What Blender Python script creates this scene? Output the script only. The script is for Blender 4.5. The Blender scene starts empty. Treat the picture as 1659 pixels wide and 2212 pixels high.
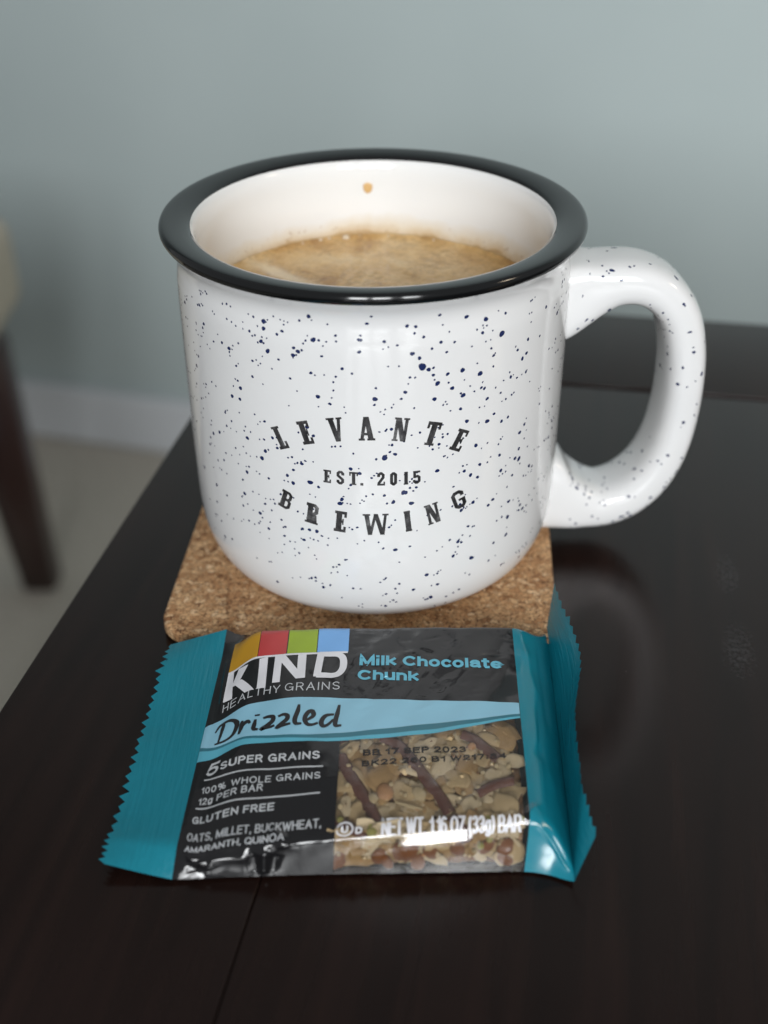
import bpy, bmesh, math, random
import numpy as np
from mathutils import Vector, Matrix

random.seed(7); RNG = np.random.default_rng(7)
scene = bpy.context.scene
COL = scene.collection

# ------------------------------------------------------------------ camera
cam = bpy.data.cameras.new('camera'); cam_o = bpy.data.objects.new('camera', cam); COL.objects.link(cam_o)
cam.sensor_fit = 'VERTICAL'; cam.sensor_height = 24.0; cam.sensor_width = 18.0
cam.lens = 2560.47/2212*24.0
CAM = np.array((-.00145,-.27079,.18854)); PITCH, YAW, ROLL = .58582, .01326, -.00518
fw = Vector((math.sin(YAW)*math.cos(PITCH), math.cos(YAW)*math.cos(PITCH), -math.sin(PITCH)))
rt = Vector((math.cos(YAW), -math.sin(YAW), 0)); up = rt.cross(fw)
r2 = rt*math.cos(ROLL)+up*math.sin(ROLL); u2 = up*math.cos(ROLL)-rt*math.sin(ROLL)
M = Matrix.Identity(4)
for i in range(3): M[i][0], M[i][1], M[i][2], M[i][3] = r2[i], u2[i], -fw[i], CAM[i]
cam_o.matrix_world = M
cam.clip_start = .01; cam.clip_end = 50
cam.dof.use_dof = True; cam.dof.focus_distance = .263; cam.dof.aperture_fstop = 6.0
scene.camera = cam_o

# ------------------------------------------------------------------ light of the room
world = bpy.data.worlds.new('World'); scene.world = world; world.use_nodes = True
bg = world.node_tree.nodes['Background']; bg.inputs[0].default_value = (.95,.975,1.0,1); bg.inputs[1].default_value = .23

def area(name, loc, target, sx, sy, power, col, spread=180):
    l = bpy.data.lights.new(name,'AREA'); l.shape='RECTANGLE'; l.size=sx; l.size_y=sy; l.energy=power; l.color=col; l.spread=math.radians(spread)
    o = bpy.data.objects.new(name,l); COL.objects.link(o); o.location=loc
    o.rotation_euler = (Vector(target)-Vector(loc)).to_track_quat('-Z','Y').to_euler(); return o
for k,wx in enumerate((-.45,.20,1.05)):                            # window panes of one wall behind the camera
    area('window_light', (wx,-3.1,1.40), (wx*.2+.42,1.2,.20), .50, 1.6, 5.7, (.965,.985,1.0), 56)   # narrow spread and rightward aim added so the wall darkens at left
area('lamp_light', (2.0,-.55,1.15), (0,0,.05), .28, .34, 5, (1.0,.82,.60))
scene.view_settings.view_transform = 'Standard'; scene.view_settings.look = 'None'
scene.view_settings.exposure = 0; scene.view_settings.gamma = 1; scene.view_settings.use_curve_mapping = False
scene.cycles.max_bounces = 10; scene.cycles.transparent_max_bounces = 16
scene.cycles.use_denoising = True

# ------------------------------------------------------------------ helpers
def mesh_obj(name, verts, faces, mat=None, parent=None, smooth=True):
    me = bpy.data.meshes.new(name); me.from_pydata([tuple(map(float,v)) for v in verts], [], [tuple(map(int,f)) for f in faces]); me.update()
    if smooth: me.polygons.foreach_set('use_smooth',[True]*len(me.polygons))
    if mat: me.materials.append(mat)
    o = bpy.data.objects.new(name, me); COL.objects.link(o)
    if parent: o.parent = parent
    return o
def bm_obj(name, bm, mat=None, parent=None, smooth=False):
    me = bpy.data.meshes.new(name); bm.to_mesh(me); bm.free()
    if smooth: me.polygons.foreach_set('use_smooth',[True]*len(me.polygons))
    if mat: me.materials.append(mat)
    o = bpy.data.objects.new(name, me); COL.objects.link(o)
    if parent: o.parent = parent
    return o
def thing(name, label, cat, loc=(0,0,0), rz=0, group=None):
    o = bpy.data.objects.new(name,None); COL.objects.link(o); o.location=loc; o.rotation_euler=(0,0,rz); o.empty_display_size=.01
    o['label']=label; o['category']=cat
    if group: o['group']=group
    return o
def box_bm(x0,x1,y0,y1,z0,z1,bev=0,seg=2):
    bm=bmesh.new(); bmesh.ops.create_cube(bm,size=1)
    for v in bm.verts:
        v.co=Vector(((x0+x1)/2+v.co.x*(x1-x0),(y0+y1)/2+v.co.y*(y1-y0),(z0+z1)/2+v.co.z*(z1-z0)))
    if bev: bmesh.ops.bevel(bm,geom=bm.edges[:],offset=bev,segments=seg,affect='EDGES',profile=.6)
    return bm
def grid_faces(nu,nv,closed_u=False,off=0,flip=False):
    F=[]
    for i in range(nu if closed_u else nu-1):
        for j in range(nv-1):
            a=i*nv+j; b=((i+1)%nu)*nv+j; f=(a,b,b+1,a+1); F.append(tuple(q+off for q in (f[::-1] if flip else f)))
    return F
def crom(pts, n):                                                  # Catmull-Rom resample
    P=np.asarray(pts,float); Q=np.vstack([2*P[0]-P[1],P,2*P[-1]-P[-2]]); out=[]
    for i in range(len(P)-1):
        p0,p1,p2,p3=Q[i:i+4]
        for t in np.linspace(0,1,n,endpoint=False):
            out.append(.5*((2*p1)+(-p0+p2)*t+(2*p0-5*p1+4*p2-p3)*t*t+(-p0+3*p1-3*p2+p3)*t**3))
    out.append(P[-1]); return np.array(out)

# ------------------------------------------------------------------ materials
def mat(name, col=(.5,.5,.5), rough=.5, **kw):
    m=bpy.data.materials.new(name); m.use_nodes=True; b=m.node_tree.nodes['Principled BSDF']
    b.inputs['Base Color'].default_value=(*col,1); b.inputs['Roughness'].default_value=rough
    for k,v in kw.items(): b.inputs[k.replace('_',' ')].default_value=v
    return m
class NT:
    def __init__(s,m): s.t=m.node_tree; s.b=s.t.nodes['Principled BSDF']
    def n(s,ty,**kw):
        o=s.t.nodes.new(ty)
        for k,v in kw.items():
            if k.startswith('i_'): o.inputs[k[2:].replace('_',' ')].default_value=v
            else: setattr(o,k,v)
        return o
    def l(s,a,b): s.t.links.new(a,b)
    def coord(s,scale=(1,1,1),kind='Object',rot=(0,0,0)):
        c=s.n('ShaderNodeTexCoord'); m=s.n('ShaderNodeMapping'); m.inputs['Scale'].default_value=scale; m.inputs['Rotation'].default_value=rot
        s.l(c.outputs[kind],m.inputs['Vector']); return m.outputs[0]
    def noise(s,vec,scale,detail=4,rough=.55,dist=0):
        n=s.n('ShaderNodeTexNoise'); n.inputs['Scale'].default_value=scale; n.inputs['Detail'].default_value=detail; n.inputs['Roughness'].default_value=rough; n.inputs['Distortion'].default_value=dist
        s.l(vec,n.inputs['Vector']); return n.outputs['Fac']
    def ramp(s,fac,stops,interp='LINEAR'):
        r=s.n('ShaderNodeValToRGB'); r.color_ramp.interpolation=interp; e=r.color_ramp.elements
        while len(e)<len(stops): e.new(.5)
        for q,(p,c) in zip(e,stops): q.position=p; q.color=(*c,1) if len(c)==3 else c
        s.l(fac,r.inputs[0]); return r.outputs['Color']
    def mix(s,fac,a,b,blend='MIX'):
        m=s.n('ShaderNodeMix',data_type='RGBA',blend_type=blend)
        for sock,v in ((m.inputs[0],fac),(m.inputs[6],a),(m.inputs[7],b)):
            if hasattr(v,'node'): s.l(v,sock)
            else: sock.default_value=v if not isinstance(v,tuple) else (*v,1)[:4]
        return m.outputs[2]
    def math(s,op,a,b=0,c=0):
        m=s.n('ShaderNodeMath',operation=op)
        for k,v in enumerate((a,b,c)):
            if hasattr(v,'node'): s.l(v,m.inputs[k])
            else: m.inputs[k].default_value=v
        return m.outputs[0]
    def bump(s,h,strength=.3,dist=.001,normal=None):
        b=s.n('ShaderNodeBump'); b.inputs['Strength'].default_value=strength; b.inputs['Distance'].default_value=dist
        s.l(h,b.inputs['Height'])
        if normal: s.l(normal,b.inputs['Normal'])
        return b.outputs[0]
    def out(s,**kw):
        for k,v in kw.items(): s.l(v,s.b.inputs[k.replace('_',' ')])

# wall paint
m_wall=mat('wall_paint',(.43,.495,.48),.75); N=NT(m_wall); v=N.coord()
N.out(Base_Color=N.ramp(N.noise(v,3,3),[(.3,(.390,.458,.462)),(.7,(.422,.490,.492))]), Normal=N.bump(N.noise(v,260,3),.15,.001))
m_trim=mat('white_trim_paint',(.62,.65,.68),.35)
m_carpet=mat('carpet',(.46,.41,.34),.95); N=NT(m_carpet); v=N.coord()
N.out(Base_Color=N.ramp(N.noise(v,220,5,.7),[(.3,(.44,.41,.35)),(.7,(.62,.58,.51))]), Normal=N.bump(N.noise(v,320,4),.8,.006))
# dark stained table wood with satin lacquer, dust and one rubbed streak
m_wood=mat('espresso_wood',(.012,.008,.007),.30); N=NT(m_wood); v=N.coord((1,1,1)); vg=N.coord((60,4,60))
grain=N.noise(vg,2.2,6,.6,.6); pore=N.noise(N.coord((420,14,420)),1.0,3)
colr=N.ramp(grain,[(.25,(.0085,.0042,.0033)),(.55,(.0150,.0072,.0056)),(.90,(.026,.0120,.0090))])
vor=N.n('ShaderNodeTexVoronoi',feature='F1'); vor.inputs['Scale'].default_value=130; vor.inputs['Randomness'].default_value=1; N.l(v,vor.inputs['Vector'])
sepc=N.n('ShaderNodeSeparateColor'); N.l(vor.outputs['Color'],sepc.inputs[0])
rad=N.math('MULTIPLY',N.math('MAXIMUM',N.math('SUBTRACT',sepc.outputs[0],.93),0),.85)
dust=N.math('LESS_THAN',vor.outputs['Distance'],rad)
colr=N.mix(N.math('MULTIPLY',dust,.30),colr,(.34,.33,.33))
# rubbed streak: object-space mask around a short line
sx=N.n('ShaderNodeSeparateXYZ'); N.l(v,sx.inputs[0])
def gauss(c,x0,w): d=N.math('DIVIDE',N.math('SUBTRACT',c,x0),w); return N.math('POWER',2.718,N.math('MULTIPLY',N.math('MULTIPLY',d,d),-1))
STREAKS=[(.0950,.0002,.0026,.0080),(.0958,-.0315,.0032,.0085)]
streak=None
for (x0,y0,wx,wy) in STREAKS:
    g=N.math('MULTIPLY',gauss(sx.outputs[0],x0,wx),gauss(sx.outputs[1],y0,wy)); streak=g if streak is None else N.math('ADD',streak,g)
sp=N.ramp(N.noise(v,900,3,.7),[(.47,(0,0,0)),(.60,(1,1,1))])
streak=N.math('MULTIPLY',streak,sp)
colr=N.mix(N.math('MULTIPLY',streak,.22),colr,(.20,.20,.21))
smear=N.ramp(N.noise(v,14,4,.6),[(.35,(.16,.16,.16)),(.7,(.23,.23,.23))])
N.out(Base_Color=colr, Roughness=N.mix(N.math('MULTIPLY',streak,.6),smear,(.7,.7,.7)), Normal=N.bump(grain,.05,.0006,N.bump(pore,.10,.0002)))
N.b.inputs['Specular IOR Level'].default_value=.27
m_gap=mat('dark_joint',(.003,.002,.002),.8)
# cork
m_cork=mat('cork',(.42,.24,.12),.8); N=NT(m_cork); v=N.coord()
v1=N.n('ShaderNodeTexVoronoi',feature='F1'); v1.inputs['Scale'].default_value=720
warp=N.n('ShaderNodeVectorMath',operation='ADD'); nz=N.n('ShaderNodeTexNoise'); nz.inputs['Scale'].default_value=650; nz.inputs['Detail'].default_value=2; N.l(v,nz.inputs['Vector'])
sc=N.n('ShaderNodeVectorMath',operation='SCALE'); sc.inputs['Scale'].default_value=.0026; N.l(nz.outputs['Color'],sc.inputs[0]); N.l(v,warp.inputs[0]); N.l(sc.outputs[0],warp.inputs[1])
N.l(warp.outputs[0],v1.inputs['Vector'])
sc1=N.n('ShaderNodeSeparateColor'); N.l(v1.outputs['Color'],sc1.inputs[0])
cells=N.ramp(sc1.outputs[0],[(0,(.27,.12,.045)),(.08,(.48,.25,.11)),(.5,(.61,.355,.17)),(.85,(.70,.44,.225)),(1,(.82,.57,.34))])
ve=N.n('ShaderNodeTexVoronoi',feature='DISTANCE_TO_EDGE'); ve.inputs['Scale'].default_value=720; N.l(warp.outputs[0],ve.inputs['Vector'])
edge=N.ramp(ve.outputs['Distance'],[(0,(.55,.55,.55)),(.14,(1,1,1))])
specks=N.ramp(N.noise(v,1150,3,.6),[(.36,(.22,.13,.085)),(.45,(1,1,1))])
cc=N.mix(1.0,cells,edge,'MULTIPLY'); cc=N.mix(.85,cc,specks,'MULTIPLY')
N.out(Base_Color=cc, Normal=N.bump(N.math('ADD',ve.outputs['Distance'],N.noise(v,1300,3)),.55,.0006))
# glazes
m_white=mat('white_glaze',(.74,.75,.76),.10); N=NT(m_white); v=N.coord(); N.b.inputs['Coat Weight'].default_value=.12; N.b.inputs['Coat Roughness'].default_value=.04
N.out(Base_Color=N.ramp(N.noise(v,30,4),[(.3,(.720,.722,.722)),(.7,(.748,.748,.745))]), Normal=N.bump(N.noise(v,160,3),.06,.0006))
m_inner=mat('inner_white_glaze',(.80,.80,.79),.10); N=NT(m_inner); v=N.coord(); sz=N.n('ShaderNodeSeparateXYZ'); N.l(v,sz.inputs[0])
# coffee residue left on the wall just above the crema
lev=N.math('DIVIDE',N.math('SUBTRACT',sz.outputs[2],.0722),.0060)
wav=N.math('ADD',lev,N.math('MULTIPLY',N.math('SUBTRACT',N.noise(v,55,4,.6),.5),1.5))
tint=N.ramp(wav,[(-.0,(.52,.36,.19)),(.10,(.66,.53,.36)),(.45,(.76,.70,.60)),(.95,(.80,.80,.79))])
fl=N.math('MULTIPLY',N.math('LESS_THAN',N.noise(v,700,3,.7),.36),N.math('LESS_THAN',lev,.62))
N.out(Base_Color=N.mix(N.math('MULTIPLY',fl,.45),tint,(.36,.20,.08)))
m_rim=mat('black_glaze',(.005,.0055,.006),.10); NT(m_rim).b.inputs['Coat Weight'].default_value=.15; NT(m_rim).b.inputs['Coat Roughness'].default_value=.06
m_speck=mat('navy_speckle',(.014,.024,.090),.12)
m_ink=mat('worn_black_print',(.012,.011,.012),.45); N=NT(m_ink); v=N.coord()
N.out(Base_Color=N.ramp(N.math('ADD',N.math('MULTIPLY',N.noise(v,420,5,.75),.6),N.math('MULTIPLY',N.noise(v,85,2),.5)),[(.50,(.014,.013,.014)),(.60,(.045,.043,.045)),(.72,(.17,.17,.17))]))
# coffee
m_crema=mat('coffee_crema',(.40,.22,.09),.35); N=NT(m_crema); v=N.coord((1,1.0,1))
a=N.noise(v,55,5,.6,1.2); b_=N.noise(v,420,4,.7); 
cc=N.ramp(a,[(.28,(.38,.19,.055)),(.44,(.62,.38,.14)),(.57,(.76,.53,.25)),(.72,(.90,.72,.44))])
vb=N.n('ShaderNodeTexVoronoi',feature='F1'); vb.inputs['Scale'].default_value=900; N.l(v,vb.inputs['Vector'])
sb=N.n('ShaderNodeSeparateColor'); N.l(vb.outputs['Color'],sb.inputs[0])
bubb=N.math('MULTIPLY',N.math('GREATER_THAN',sb.outputs[0],.55),N.math('LESS_THAN',N.noise(v,70,3,.6),.50))
cc=N.mix(N.math('MULTIPLY',bubb,.30),cc,(.16,.07,.02))
sxx=N.n('ShaderNodeSeparateXYZ'); N.l(v,sxx.inputs[0])
ln=N.math('ADD',N.math('MULTIPLY',sxx.outputs[0],.70),N.math('MULTIPLY',sxx.outputs[1],.714)); al=N.math('ADD',N.math('MULTIPLY',sxx.outputs[0],.714),N.math('MULTIPLY',sxx.outputs[1],-.70))
ln=N.math('ADD',ln,N.math('MULTIPLY',N.math('SUBTRACT',N.noise(v,160,4),.5),.004))
foam=N.math('MULTIPLY',gauss(ln,-.0058,.0021),gauss(al,-.027,.013))
cc=N.mix(N.math('MINIMUM',N.math('MULTIPLY',foam,1.3),1),cc,(.95,.82,.60))
N.out(Base_Color=N.mix(.35,cc,N.ramp(b_,[(.35,(.34,.16,.04)),(.65,(.74,.49,.21))])), Normal=N.bump(N.math('ADD',b_,vb.outputs['Distance']),.35,.0005))
m_foam=mat('foam_bubble',(.72,.60,.45),.12)
m_drip=mat('coffee_drip',(.66,.42,.18),.25)
# printed film
def film(name,col,rough=.24,wr=.5):
    m=mat(name,col,rough); n=NT(m); v=n.coord(); n.b.inputs['Specular IOR Level'].default_value=.6
    n.out(Normal=n.bump(n.noise(v,120,2,.5,.6),wr*.45,.0006)); return m
m_black=film('black_film',(.010,.010,.011),.09,.35); m_teal=film('teal_film',(.006,.195,.262),.18,.30)
m_sky=film('pale_blue_print',(.26,.52,.66),.26,.3); m_dteal=film('dark_teal_print',(.035,.16,.21),.26,.3); m_cyan=film('cyan_print',(.10,.40,.52),.26,.3)
m_yel=film('amber_print',(.50,.26,.012),.26,.3); m_red=film('red_print',(.48,.045,.045),.26,.3); m_grn=film('green_print',(.30,.42,.02),.26,.3); m_blu=film('blue_print',(.18,.42,.80),.26,.3)
m_wht=film('white_print',(.74,.74,.77),.26,.3); m_gry=film('grey_print',(.52,.54,.56),.26,.3); m_txt=film('blue_text_print',(.12,.44,.58),.26,.3); m_blk=film('ink_print',(.012,.011,.012),.35,.3)
# crimped teal seal
m_crimp=mat('crimped_teal_film',(.006,.190,.255),.27); N=NT(m_crimp); v=N.coord((1,.04,1),rot=(0,0,.085))
N.out(Normal=N.bump(N.noise(v,900,3,.6),.6,.0004,N.bump(N.noise(N.coord(),120,3),.3,.0008)))
# clear window film
m_clear=bpy.data.materials.new('clear_film'); m_clear.use_nodes=True; t=m_clear.node_tree; t.nodes.clear()
o_=t.nodes.new('ShaderNodeOutputMaterial'); mx=t.nodes.new('ShaderNodeMixShader'); tr=t.nodes.new('ShaderNodeBsdfTransparent'); gl=t.nodes.new('ShaderNodeBsdfGlossy'); fr=t.nodes.new('ShaderNodeLayerWeight'); pw=t.nodes.new('ShaderNodeMath'); pw.operation='POWER'; pw.inputs[1].default_value=5; ma=t.nodes.new('ShaderNodeMath'); ma.operation='MULTIPLY_ADD'; ma.inputs[1].default_value=.93; ma.inputs[2].default_value=.085
tr.inputs[0].default_value=(.94,.93,.91,1); gl.inputs['Roughness'].default_value=.13; fr.inputs['Blend'].default_value=.5
bp=t.nodes.new('ShaderNodeBump'); nz=t.nodes.new('ShaderNodeTexNoise'); tc=t.nodes.new('ShaderNodeTexCoord'); nz.inputs['Scale'].default_value=110; nz.inputs['Detail'].default_value=3
bp.inputs['Strength'].default_value=.14; bp.inputs['Distance'].default_value=.0009
for a,b in ((tc.outputs['Object'],nz.inputs['Vector']),(nz.outputs['Fac'],bp.inputs['Height']),(bp.outputs[0],gl.inputs['Normal']),(bp.outputs[0],fr.inputs['Normal']),(fr.outputs['Facing'],pw.inputs[0]),(pw.outputs[0],ma.inputs[0]),(ma.outputs[0],mx.inputs[0]),(tr.outputs[0],mx.inputs[1]),(gl.outputs[0],mx.inputs[2]),(mx.outputs[0],o_.inputs[0])): t.links.new(a,b)
# granola
def grain_mat(name,c0,c1,scale=700,rough=.6):
    m=mat(name,c0,rough); n=NT(m); v=n.coord(); n.out(Base_Color=n.ramp(n.noise(v,scale,4,.65),[(.3,c0),(.7,c1)]), Normal=n.bump(n.noise(v,scale*1.6,4,.7),.8,.0005)); return m
m_oat=[grain_mat('oat_pale',(.62,.47,.27),(.90,.76,.52),520),grain_mat('oat_tan',(.50,.34,.16),(.80,.62,.36),460),grain_mat('oat_toasted',(.34,.19,.07),(.64,.43,.20),420)]
m_base=grain_mat('granola_syrup',(.10,.042,.017),(.26,.14,.06),420,.35); m_choc=grain_mat('milk_chocolate',(.075,.028,.019),(.115,.048,.034),300,.3)
m_seed=grain_mat('seed_pale',(.52,.40,.22),(.66,.54,.34)); m_lentil=grain_mat('grain_orange',(.46,.22,.08),(.58,.32,.15)); m_green=grain_mat('seed_green',(.36,.34,.08),(.50,.46,.16)); m_puff=grain_mat('puffed_grain_brown',(.20,.070,.028),(.36,.16,.07),600,.3)
# stool
m_leg=mat('dark_leg_wood',(.032,.010,.008),.35); m_uph=mat('cream_upholstery',(.46,.42,.34),.9); N=NT(m_uph); v=N.coord()
N.out(Base_Color=N.ramp(N.noise(v,400,3),[(.3,(.40,.365,.295)),(.7,(.50,.46,.375))]), Normal=N.bump(N.noise(v,700,2),.5,.001))

# ------------------------------------------------------------------ the setting
WA=-.280                                                          # wall runs a little towards the camera on the right
wd=np.array((math.cos(WA),math.sin(WA))); wn=np.array((-math.sin(WA),math.cos(WA))); WP=np.array((-.4119,1.295)); FZ=-.72
def wpt(s,n,z): q=WP+wd*s+wn*n; return (q[0],q[1],z)
def wall_box(name,s0,s1,n0,n1,z0,z1,m,bev=0):
    bm=box_bm(s0,s1,n0,n1,z0,z1,bev,2)
    for v in bm.verts: v.co=Vector(wpt(v.co.x,v.co.y,v.co.z))
    o=bm_obj(name,bm,m); o['kind']='structure'; return o
wall_box('wall',-2.2,2.6,.012,.11,FZ,1.75,m_wall)
wall_box('baseboard',-2.2,2.6,-.004,.0118,FZ+.002,FZ+.090,m_trim,.004)
fl=mesh_obj('floor',[(-3,-3,FZ),(3,-3,FZ),(3,2.2,FZ),(-3,2.2,FZ)],[(0,1,2,3)],m_carpet,smooth=False); fl['kind']='structure'

# ------------------------------------------------------------------ table
TA=.19405
table=thing('table','dark espresso brown wooden table with plank top under the mug','table',(0,0,0),-TA)
TL,TR,TJ,TF,TN=-.0727,.52,.1010,.1635,-.62
def plank(x0,x1,y0,y1): 
    return bm_obj('plank',box_bm(x0,x1,y0,y1,-.024,0,.0004,3),m_wood,table,True)
g=.00009
plank(TL,-.0011-g,TN,TJ-g); plank(-.0011+g,.17-g,TN,TJ-g); plank(.17+g,.345-g,TN,TJ-g); plank(.345+g,TR,TN,TJ-g)
plank(TL,TR,TJ+.0022,TF)
bm_obj('joint_backing',box_bm(TL+.004,TR-.004,TN+.004,TF-.004,-.027,-.0245),m_gap,table)
for (x0,x1,y0,y1) in ((TL+.02,TR-.02,TN+.02,TN+.04),(TL+.02,TR-.02,TF-.04,TF-.02),(TL+.02,TL+.04,TN+.0405,TF-.0405),(TR-.04,TR-.02,TN+.0405,TF-.0405)):
    bm_obj('apron',box_bm(x0,x1,y0,y1,-.10,-.0275,.002),m_wood,table)
for x in (TL+.035,TR-.035):
    for y in (TN+.035,TF-.035):
        bm=box_bm(x-.02,x+.02,y-.02,y+.02,FZ+.001,-.1005,.003)
        bm_obj('leg',bm,m_wood,table)

# ------------------------------------------------------------------ upholstered stool in the background
stool=thing('stool','cream upholstered stool with dark splayed legs, blurred at the left edge','stool',(-.570,.615,FZ))
def rbox(name,sx,sy,z0,z1,r,m):
    bm=box_bm(-sx/2,sx/2,-sy/2,sy/2,z0,z1,r,5); return bm_obj(name,bm,m,stool,True)
rbox('seat_cushion',.460,.43,.436,.526,.022,m_uph)
bm_obj('seat_frame',box_bm(-.206,.206,-.206,.206,.404,.4355,.004),m_leg,stool,True)
def leg(dx,dy):
    bm=bmesh.new(); top=Vector((dx*.182,dy*.182,.4035)); bot=Vector((dx*.150,dy*.330,.001)); vs=[]
    for c,r in ((top,.026),(bot,.020)):
        for a in range(4): vs.append(bm.verts.new(c+Vector(((-1,1,1,-1)[a]*r,(-1,-1,1,1)[a]*r,0))))
    for a in range(4): bm.faces.new((vs[a],vs[(a+1)%4],vs[4+(a+1)%4],vs[4+a]))
    bm.faces.new(vs[3::-1]); bm.faces.new(vs[4:]); bmesh.ops.recalc_face_normals(bm,faces=bm.faces[:])
    bmesh.ops.bevel(bm,geom=bm.edges[:],offset=.002,segments=2,affect='EDGES'); bm_obj('leg',bm,m_leg,stool,True)
for dx in (-1,1):
    for dy in (-1,1): leg(dx,dy)

# ------------------------------------------------------------------ cork coaster
coaster=None
def rounded_slab(name,half,r,z0,z1,bev,m,loc,rz):
    pts=[]
    for k,(cx,cy) in enumerate(((1,1),(-1,1),(-1,-1),(1,-1))):
        for a in np.linspace(0,math.pi/2,10): pts.append((cx*(half-r)+r*math.cos(a+k*math.pi/2),cy*(half-r)+r*math.sin(a+k*math.pi/2)))
    n=len(pts); V=[];P=np.array(pts)
    for (z,ins) in ((z0,bev),(z0+bev,0),(z1-bev,0),(z1-bev*.3,bev*.3),(z1,bev)):
        k=(half-ins)/half
        for q in P: V.append((q[0]*k,q[1]*k,z))
    F=[]
    for L in range(4):
        for i in range(n): F.append((L*n+i,L*n+(i+1)%n,(L+1)*n+(i+1)%n,(L+1)*n+i))
    F.append(tuple(range(4*n,5*n))); F.append(tuple(range(n-1,-1,-1)))
    o=mesh_obj(name,V,F,m,smooth=False); o.location=loc; o.rotation_euler=(0,0,rz); return o
coaster=rounded_slab('cork_coaster',.0489,.0085,0.0003,.004,.0006,m_cork,(-.0013,-.0005,0),-.085)
coaster['label']='square tan cork coaster with rounded corners under the mug'; coaster['category']='coaster'
# ------------------------------------------------------------------ camp mug
MUG=thing('mug','white speckled ceramic camp mug with black rim, handle and printed lettering','mug',(0,0,0))
OUTER=crom([(.0300,.0052),(.0345,.0043),(.0375,.0043),(.0408,.0056),(.0438,.0088),(.0458,.0138),(.0467,.0205),(.0470,.032),(.0471,.050),(.0471,.068),(.0470,.0790),(.0467,.0826),(.0465,.0852),(.0468,.0873),(.0476,.0891),(.0486,.0904),(.0496,.0915)],8)
RIM=crom([(.0496,.0915),(.0499,.0921),(.0500,.0928),(.0497,.0935),(.0490,.0939),(.0475,.0939),(.0455,.0936),(.0438,.0931),(.0428,.0925)],8)
INNER=crom([(.0428,.0925),(.0422,.0917),(.0418,.0903),(.0416,.088),(.0416,.085),(.0416,.070),(.0416,.040),(.0412,.020),(.0390,.0125),(.0330,.0098),(.0150,.0092),(.0004,.0092)],8)
def lathe(name,prof,m,parent,n=160):
    a=np.linspace(0,2*np.pi,n,endpoint=False); V=[]
    for t in a:
        for r,z in prof: V.append((r*math.cos(t),r*math.sin(t),z))
    return mesh_obj(name,V,grid_faces(n,len(prof),True),m,parent)
BODY=lathe('body',OUTER,m_white,MUG); lathe('rim',RIM,m_rim,MUG); lathe('inner_wall',INNER,m_inner,MUG)
mesh_obj('foot_ring',[(.0300*math.cos(t),.0300*math.sin(t),.0052) for t in np.linspace(0,2*np.pi,64,endpoint=False)],[tuple(range(63,-1,-1))],m_white,MUG)
oz=OUTER[:,1]; mono=np.maximum.accumulate(oz+np.arange(len(oz))*1e-9); i0=int(np.argmin(OUTER[:24,1]))
def r_out(z): return np.interp(z,oz[i0:],OUTER[i0:,0])
def mug_map(s,z,e):                                                # s: arc length round the mug from the front, z: height
    s=np.asarray(s,float); z=np.asarray(z,float); r=r_out(z); dz=1e-4; sl=(r_out(z+dz)-r_out(z-dz))/(2*dz)
    nl=np.sqrt(1+sl*sl); ph=s/.0471-np.pi/2; rr=r+e/nl; zz=z-e*sl/nl
    return np.stack([rr*np.cos(ph),rr*np.sin(ph),zz],-1)

# handle: a strap swept along a path in a radial plane
HP=np.array([(.0428,.0712,.0190),(.0465,.0713,.0194),(.0500,.0726,.0176),(.0540,.0746,.0140),(.0592,.0759,.0118),(.0650,.0755,.0110),(.0706,.0727,.0108),(.0753,.0668,.0106),(.0779,.0580,.0105),(.0788,.0480,.0104),(.0785,.0375,.0104),(.0768,.0278,.0106),(.0732,.0198,.0110),(.0677,.0142,.0116),(.0615,.0117,.0122),(.0560,.0122,.0136),(.0520,.0140,.0172),(.0488,.0162,.0216),(.0430,.0180,.0246)])
HS=crom(HP,9); HPHI=.042; HW=.0089
ht=np.gradient(HS[:,:2],axis=0); ht/=np.linalg.norm(ht,axis=1)[:,None]; hn=np.stack([-ht[:,1],ht[:,0]],-1)
hf=np.minimum(np.arange(len(HS)),np.arange(len(HS))[::-1])/9.; hb=np.clip((hf-2.0)/2.0,0,1)[:,None]; hb=hb*hb*(3-2*hb); ve_=np.where(np.arange(len(HS))<len(HS)/2,1.,-1.)[:,None]*np.array((0,1.))
hn=hn*hb+ve_*(1-hb); hn/=np.linalg.norm(hn,axis=1)[:,None]   # left normal: outward
def hpt(i,a,e=0):
    c,s_=math.cos(a),math.sin(a); n=3.0+1.5*(1-float(hb[i,0])); f=lambda q:math.copysign(abs(q)**(2/n),q)
    th=HS[i,2]/2; wid=HW*(1+.10*(1-abs(2*i/(len(HS)-1)-1)))
    x=f(c)*(th+e); y=f(s_)*(wid+e); rho,z=HS[i,:2]+hn[i]*x
    return (rho*math.cos(HPHI)-y*math.sin(HPHI), rho*math.sin(HPHI)+y*math.cos(HPHI), z)
NA=40
V=[hpt(i,2*math.pi*k/NA) for i in range(len(HS)) for k in range(NA)]; F=[]
for i in range(len(HS)-1):
    for k in range(NA): F.append((i*NA+k,i*NA+(k+1)%NA,(i+1)*NA+(k+1)%NA,(i+1)*NA+k))
F.append(tuple(range(NA))); F.append(tuple(range((len(HS)-1)*NA,len(HS)*NA)))
ho=mesh_obj('handle',V,F,m_white,MUG)
bm=bmesh.new(); bm.from_mesh(ho.data); bmesh.ops.recalc_face_normals(bm,faces=bm.faces[:]); bm.to_mesh(ho.data); bm.free()

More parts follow.
